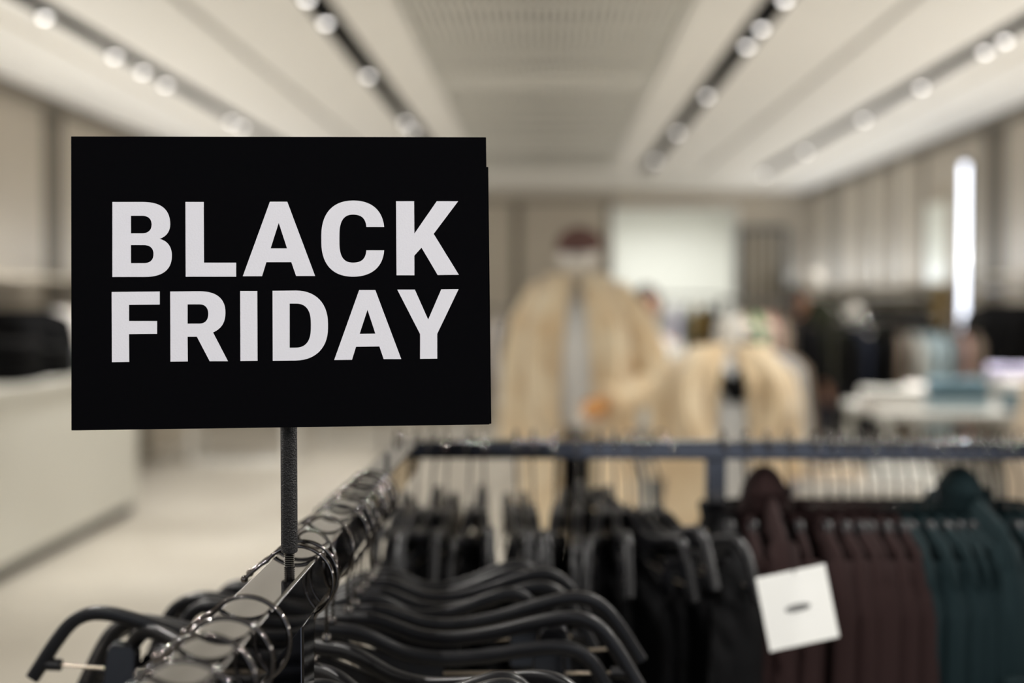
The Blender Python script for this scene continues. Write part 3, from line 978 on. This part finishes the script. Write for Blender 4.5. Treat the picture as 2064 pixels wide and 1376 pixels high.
BC = RZ - .0139
BH = [798, 811, 839, 871, 900, 945, 976, 1040, 1075, 1119, 1165, 1209, 1240, 1267, 1286, 1333]
bg_proto = None
YC = YBACK + .0225
for i, px in enumerate(BH):
    X = Xat(px, YC)
    yaw = 90 + random.uniform(-7, 7) + (max(0, px - 1200) * .11)
    o = dup(HP, (X, YC, BC), (0, R(random.uniform(-3, 3)), R(yaw)), 'black hanger on the back rail, %s from its left end' % ORD[i], 'black hangers on the back rail')
    if bg_proto is None:
        bg_proto = thing('hanging_garment', 'x', 'garment')
        garment('x', 'noir', .185, .125, .75, .025, seed=5, sleeves=False, collar=False, parent=bg_proto, flare=.05)
        g_ = bg_proto
    else:
        g_ = dup(bg_proto)
    g_.location = (X, YC, BC)
    g_.rotation_euler = (0, 0, R(yaw))
    g_['label'] = 'black sleeveless garment on the %s hanger from the left end of the back rail' % ORD[i]
    g_['group'] = 'black garments on the back rail'

# right of the post: brown, then teal velvet garments
GH = [(1458, 'noir'), (1502, 'brown'), (1545, 'brown'), (1590, 'brown'), (1637, 'brown'), (1668, 'brown'), (1697, 'brown'), (1722, 'brown'), (1750, 'brown'), (1778, 'brown'),
      (1806, 'teal'), (1832, 'teal'), (1860, 'teal'), (1886, 'teal'), (1912, 'teal'), (1940, 'teal'), (1968, 'teal'), (1996, 'teal'), (2024, 'teal'), (2052, 'teal')]
cnt = {}
pr = {}
for i, (px, mm) in enumerate(GH):
    X = Xat(px, YC)
    yaw = 90 + random.uniform(-3, 3)
    if i == 0:
        HG = hanger_proto(.46, False)
        o = HG
    else:
        o = dup(HG)
    o.location = (X, YC, BC)
    o.rotation_euler = (0, 0, R(yaw))
    tag(o, 'black hanger under a garment on the back rail, %s right of its post' % ORD[i], 'hanger', 'hangers right of the rack post')
    cnt[mm] = cnt.get(mm, 0) + 1
    v = (mm, px == 1545 or px == 1940, i % 3)
    if v not in pr:
        pr[v] = thing('velvet_garment', 'x', 'garment')
        ln = {'noir': .8, 'brown': .62, 'teal': .44}[mm]
        garment('x', mm, .215, .078 if not v[1] else .055, ln, .034 if mm == 'noir' else .018, seed=i * 3, parent=pr[v], sleeves=True, collar=True, flare=.07, folds=6, hood=v[1])
        g_ = pr[v]
    else:
        g_ = dup(pr[v])
    g_.location = (X, YC, BC)
    g_.rotation_euler = (0, 0, R(yaw))
    if mm == 'noir':
        g_['label'] = 'long black garment hanging just right of the rack post'
    else:
        g_['label'] = '%s velvet garment on the back rail, %s %s one right of the rack post' % ({'brown': 'dark brown', 'teal': 'dark teal'}[mm], ORD[cnt[mm] - 1], {'brown': 'brown', 'teal': 'teal', 'green': 'green'}[mm])
        g_['group'] = '%s velvet garments on the back rail' % mm

# swing tag
tg = thing('price_tag', 'square white hang tag with small dark logo on the brown velvet garments', 'tag', (.284, 1.60, 1.150), R(4))
tg.rotation_euler = (R(-3), R(-11), R(6))
MB().box(-.0405, .0405, 0, .0006, -.042, .042).obj('card', 'paper', tg, smooth=False)
lg = MB()
out = [(-.0125, 0), (-.009, .0016), (-.003, .0030), (.003, .0028), (.008, .0012), (.0135, .0008), (.0135, -.0004), (.008, -.0010), (.003, -.0028), (-.003, -.0032), (-.009, -.0018)]
n0 = 0
for sg in (0, 1):
    pass
for i in range(11):
    xa = -.0125 + i * .0024
    h_ = .0032 * math.sqrt(max(.06, 1 - (xa / .0135) ** 2))
    lg.box(xa, xa + .0013, -.0004, 0, -h_, h_)
lg.box(-.0125, .0135, -.0004, 0, -.0005, .0005)
lg.tube([(.0145 * cos(q * pi / 12), -.0002, .0038 * sin(q * pi / 12)) for q in range(25)], .00045, 6)
lg.obj('logo', 'ink', tg, smooth=False)
MB().tube([(.003, -.001, .038), (.006, .004, .055), (.010, .012, .078), (.006, .02, .1)], .0007, 6).obj('string', 'noir', tg)

# ================================================================== SIGN
SC = Vector((-.1902, 1.0222, 1.5110))
SR = Matrix.Rotation(R(6.0), 3, 'Z') @ Matrix.Rotation(R(-4.0), 3, 'X') @ Matrix.Rotation(R(-.40), 3, 'Y')
W2, H2 = .2975 / 2, .105
sg = thing('sale_sign', 'black card sign reading BLACK FRIDAY on a dark post screwed into the rail', 'sign', (RX, 1.0222, RZ))
# camera frame used once to place the traced letter outlines on the card's real plane
fw = Vector((-sin(YAW) * cos(PITCH), cos(YAW) * cos(PITCH), sin(PITCH)))
rt_ = Vector((cos(YAW), sin(YAW), 0))
up_ = rt_.cross(fw)
nrm = SR @ Vector((0, 1, 0))
cam0 = Vector((0, 0, 1.5))


def on_card(zx, zy):
    px, py = 100 + zx / 2.0851, 240 + zy / 2.0848
    d = fw + rt_ * ((px - 1032) / FPX) - up_ * ((py - 688) / FPX)
    t = (SC - cam0).dot(nrm) / d.dot(nrm)
    q = SR.transposed() @ (cam0 + d * t - SC)
    return q.x, q.z


card = bpy.data.objects.new('card_frame', None)
bpy.data.objects.remove(card)
TM = Matrix.Translation(SC - Vector((RX, 1.0222, RZ))) @ SR.to_4x4()


def on_sign(o):
    o.matrix_local = TM
    return o


on_sign(MB().box(-W2, W2, 0, .0018, -H2, H2).obj('front_card', 'card', sg, smooth=False, bevel=.0003))
on_sign(MB().box(-W2 + .004, W2 + .0015, .0022, .0045, -H2 + .0005, H2 - .0215).obj('backing_card', 'card', sg, smooth=False, bevel=.0003))
LT = {
    'B': [[(264, 348), (392, 348), ('c', 470, 348, 506, 380, 507, 440), ('c', 507, 470, 494, 492, 462, 503), ('c', 498, 512, 514, 538, 514, 574), ('c', 514, 632, 476, 663, 400, 663), (264, 663)],
          [(342, 406), (388, 406), ('c', 415, 406, 429, 420, 429, 443), ('c', 429, 467, 414, 480, 388, 480), (342, 480)],
          [(342, 529), (395, 529), ('c', 423, 529, 437, 543, 437, 567), ('c', 437, 592, 422, 605, 397, 605), (342, 605)]],
    'L': [[(571, 348), (648, 348), (649, 603), (784, 603), (784, 662), (572, 662)]],
    'A': [[(926, 347), (999, 347), (1116, 659), (1036, 659), (1016, 601), (911, 601), (893, 660), (812, 660)], [(963, 436), (998, 543), (929, 543)]],
    'C': [[(1406, 453), ('c', 1400, 384, 1354, 342, 1276, 342), ('c', 1190, 342, 1142, 396, 1142, 488), (1142, 518), ('c', 1142, 610, 1190, 662, 1275, 662), ('c', 1354, 662, 1402, 620, 1406, 551),
           (1331, 551), ('c', 1329, 586, 1312, 603, 1275, 603), ('c', 1234, 603, 1218, 575, 1218, 518), (1218, 486), ('c', 1218, 428, 1236, 401, 1275, 401), ('c', 1312, 401, 1329, 419, 1331, 453)]],
    'K': [[(1456, 345), (1532, 345), (1533, 481), (1627, 345), (1717, 345), (1614, 482), (1720, 654), (1631, 655), (1563, 540), (1533, 573), (1533, 656), (1458, 656)]],
    'F': [[(261, 726), (463, 724), (463, 779), (334, 780), (334, 848), (452, 848), (452, 902), (334, 903), (335, 1020), (262, 1021)]],
    'R': [[(507, 724), (630, 723), ('c', 702, 723, 739, 754, 739, 812), ('c', 739, 856, 722, 880, 687, 896), (750, 1017), (673, 1017), (619, 914), (580, 914), (581, 1018), (508, 1019)],
          [(580, 778), (630, 778), ('c', 654, 778, 667, 793, 667, 818), ('c', 667, 844, 654, 859, 630, 859), (580, 859)]],
    'I': [[(801, 722), (873, 722), (874, 1015), (802, 1016)]],
    'D': [[(937, 721), (1035, 720), ('c', 1120, 720, 1170, 775, 1170, 858), (1170, 878), ('c', 1170, 960, 1118, 1013, 1034, 1014), (938, 1015)],
          [(1009, 775), (1036, 775), ('c', 1078, 775, 1098, 803, 1098, 856), (1098, 878), ('c', 1098, 932, 1077, 960, 1034, 960), (1009, 960)]],
    'a': [[(1301, 718), (1369, 718), (1478, 1008), (1404, 1008), (1386, 955), (1288, 956), (1271, 1011), (1196, 1012)], [(1336, 801), (1369, 901), (1303, 902)]],
    'Y': [[(1461, 716), (1535, 716), (1591, 842), (1646, 715), (1719, 714), (1629, 902), (1629, 1006), (1557, 1007), (1557, 903)]],
}
for ch, loops in LT.items():
    cu = bpy.data.curves.new('letter', 'CURVE')
    cu.dimensions = '2D'
    cu.fill_mode = 'BOTH'
    cu.extrude = .00012
    for lp in loops:
        P = []
        for q in lp:
            if q[0] == 'c':
                p0 = P[-1]
                _, a1, b1, a2, b2, a3, b3 = q
                for j in range(1, 15):
                    u = j / 14
                    P.append(tuple((1 - u) ** 3 * p0[e] + 3 * (1 - u) ** 2 * u * (a1, b1)[e] + 3 * (1 - u) * u * u * (a2, b2)[e] + u ** 3 * (a3, b3)[e] for e in (0, 1)))
            else:
                P.append(q)
        sp = cu.splines.new('POLY')
        sp.points.add(len(P) - 1)
        for pt, q in zip(sp.points, P):
            x, z = on_card(*q)
            pt.co = (x, z, 0, 1)
        sp.use_cyclic_u = True
    tmp = bpy.data.objects.new('tmp', cu)
    C.objects.link(tmp)
    dg = bpy.context.evaluated_depsgraph_get()
    me = bpy.data.meshes.new_from_object(tmp.evaluated_get(dg))
    bpy.data.objects.remove(tmp)
    me.transform(Matrix(((1, 0, 0, 0), (0, 0, -1, -.00014), (0, 1, 0, 0), (0, 0, 0, 1))))
    me.materials.clear()
    me.materials.append(M['letters'])
    lo = bpy.data.objects.new('letter', me)
    C.objects.link(lo)
    lo.parent = sg
    on_sign(lo)
# post: tube and threaded stud into the rail (local coords, base at rail top)
PX = -.1876 - RX
MB().lathe([(0, .0105), (.0056, .0105), (.0061, .0115), (.0061, .22), (0, .22)], 28, (PX, .010, 0)).obj('post', 'post', sg)
th = [(0, -.004)]
z = -.004
while z < .0105:
    th += [(.0030, z), (.0041, z + .0006), (.0040, z + .0008), (.0030, z + .00139)]
    z += .0014
th += [(0, .011)]
MB().lathe(th, 24, (PX, .010, 0)).obj('threaded_stud', 'nickel', sg, angle=20)
MB().box(PX - .03, PX + .03, .0085, .0105, .14, .22).obj('bracket', 'black', sg, smooth=False)
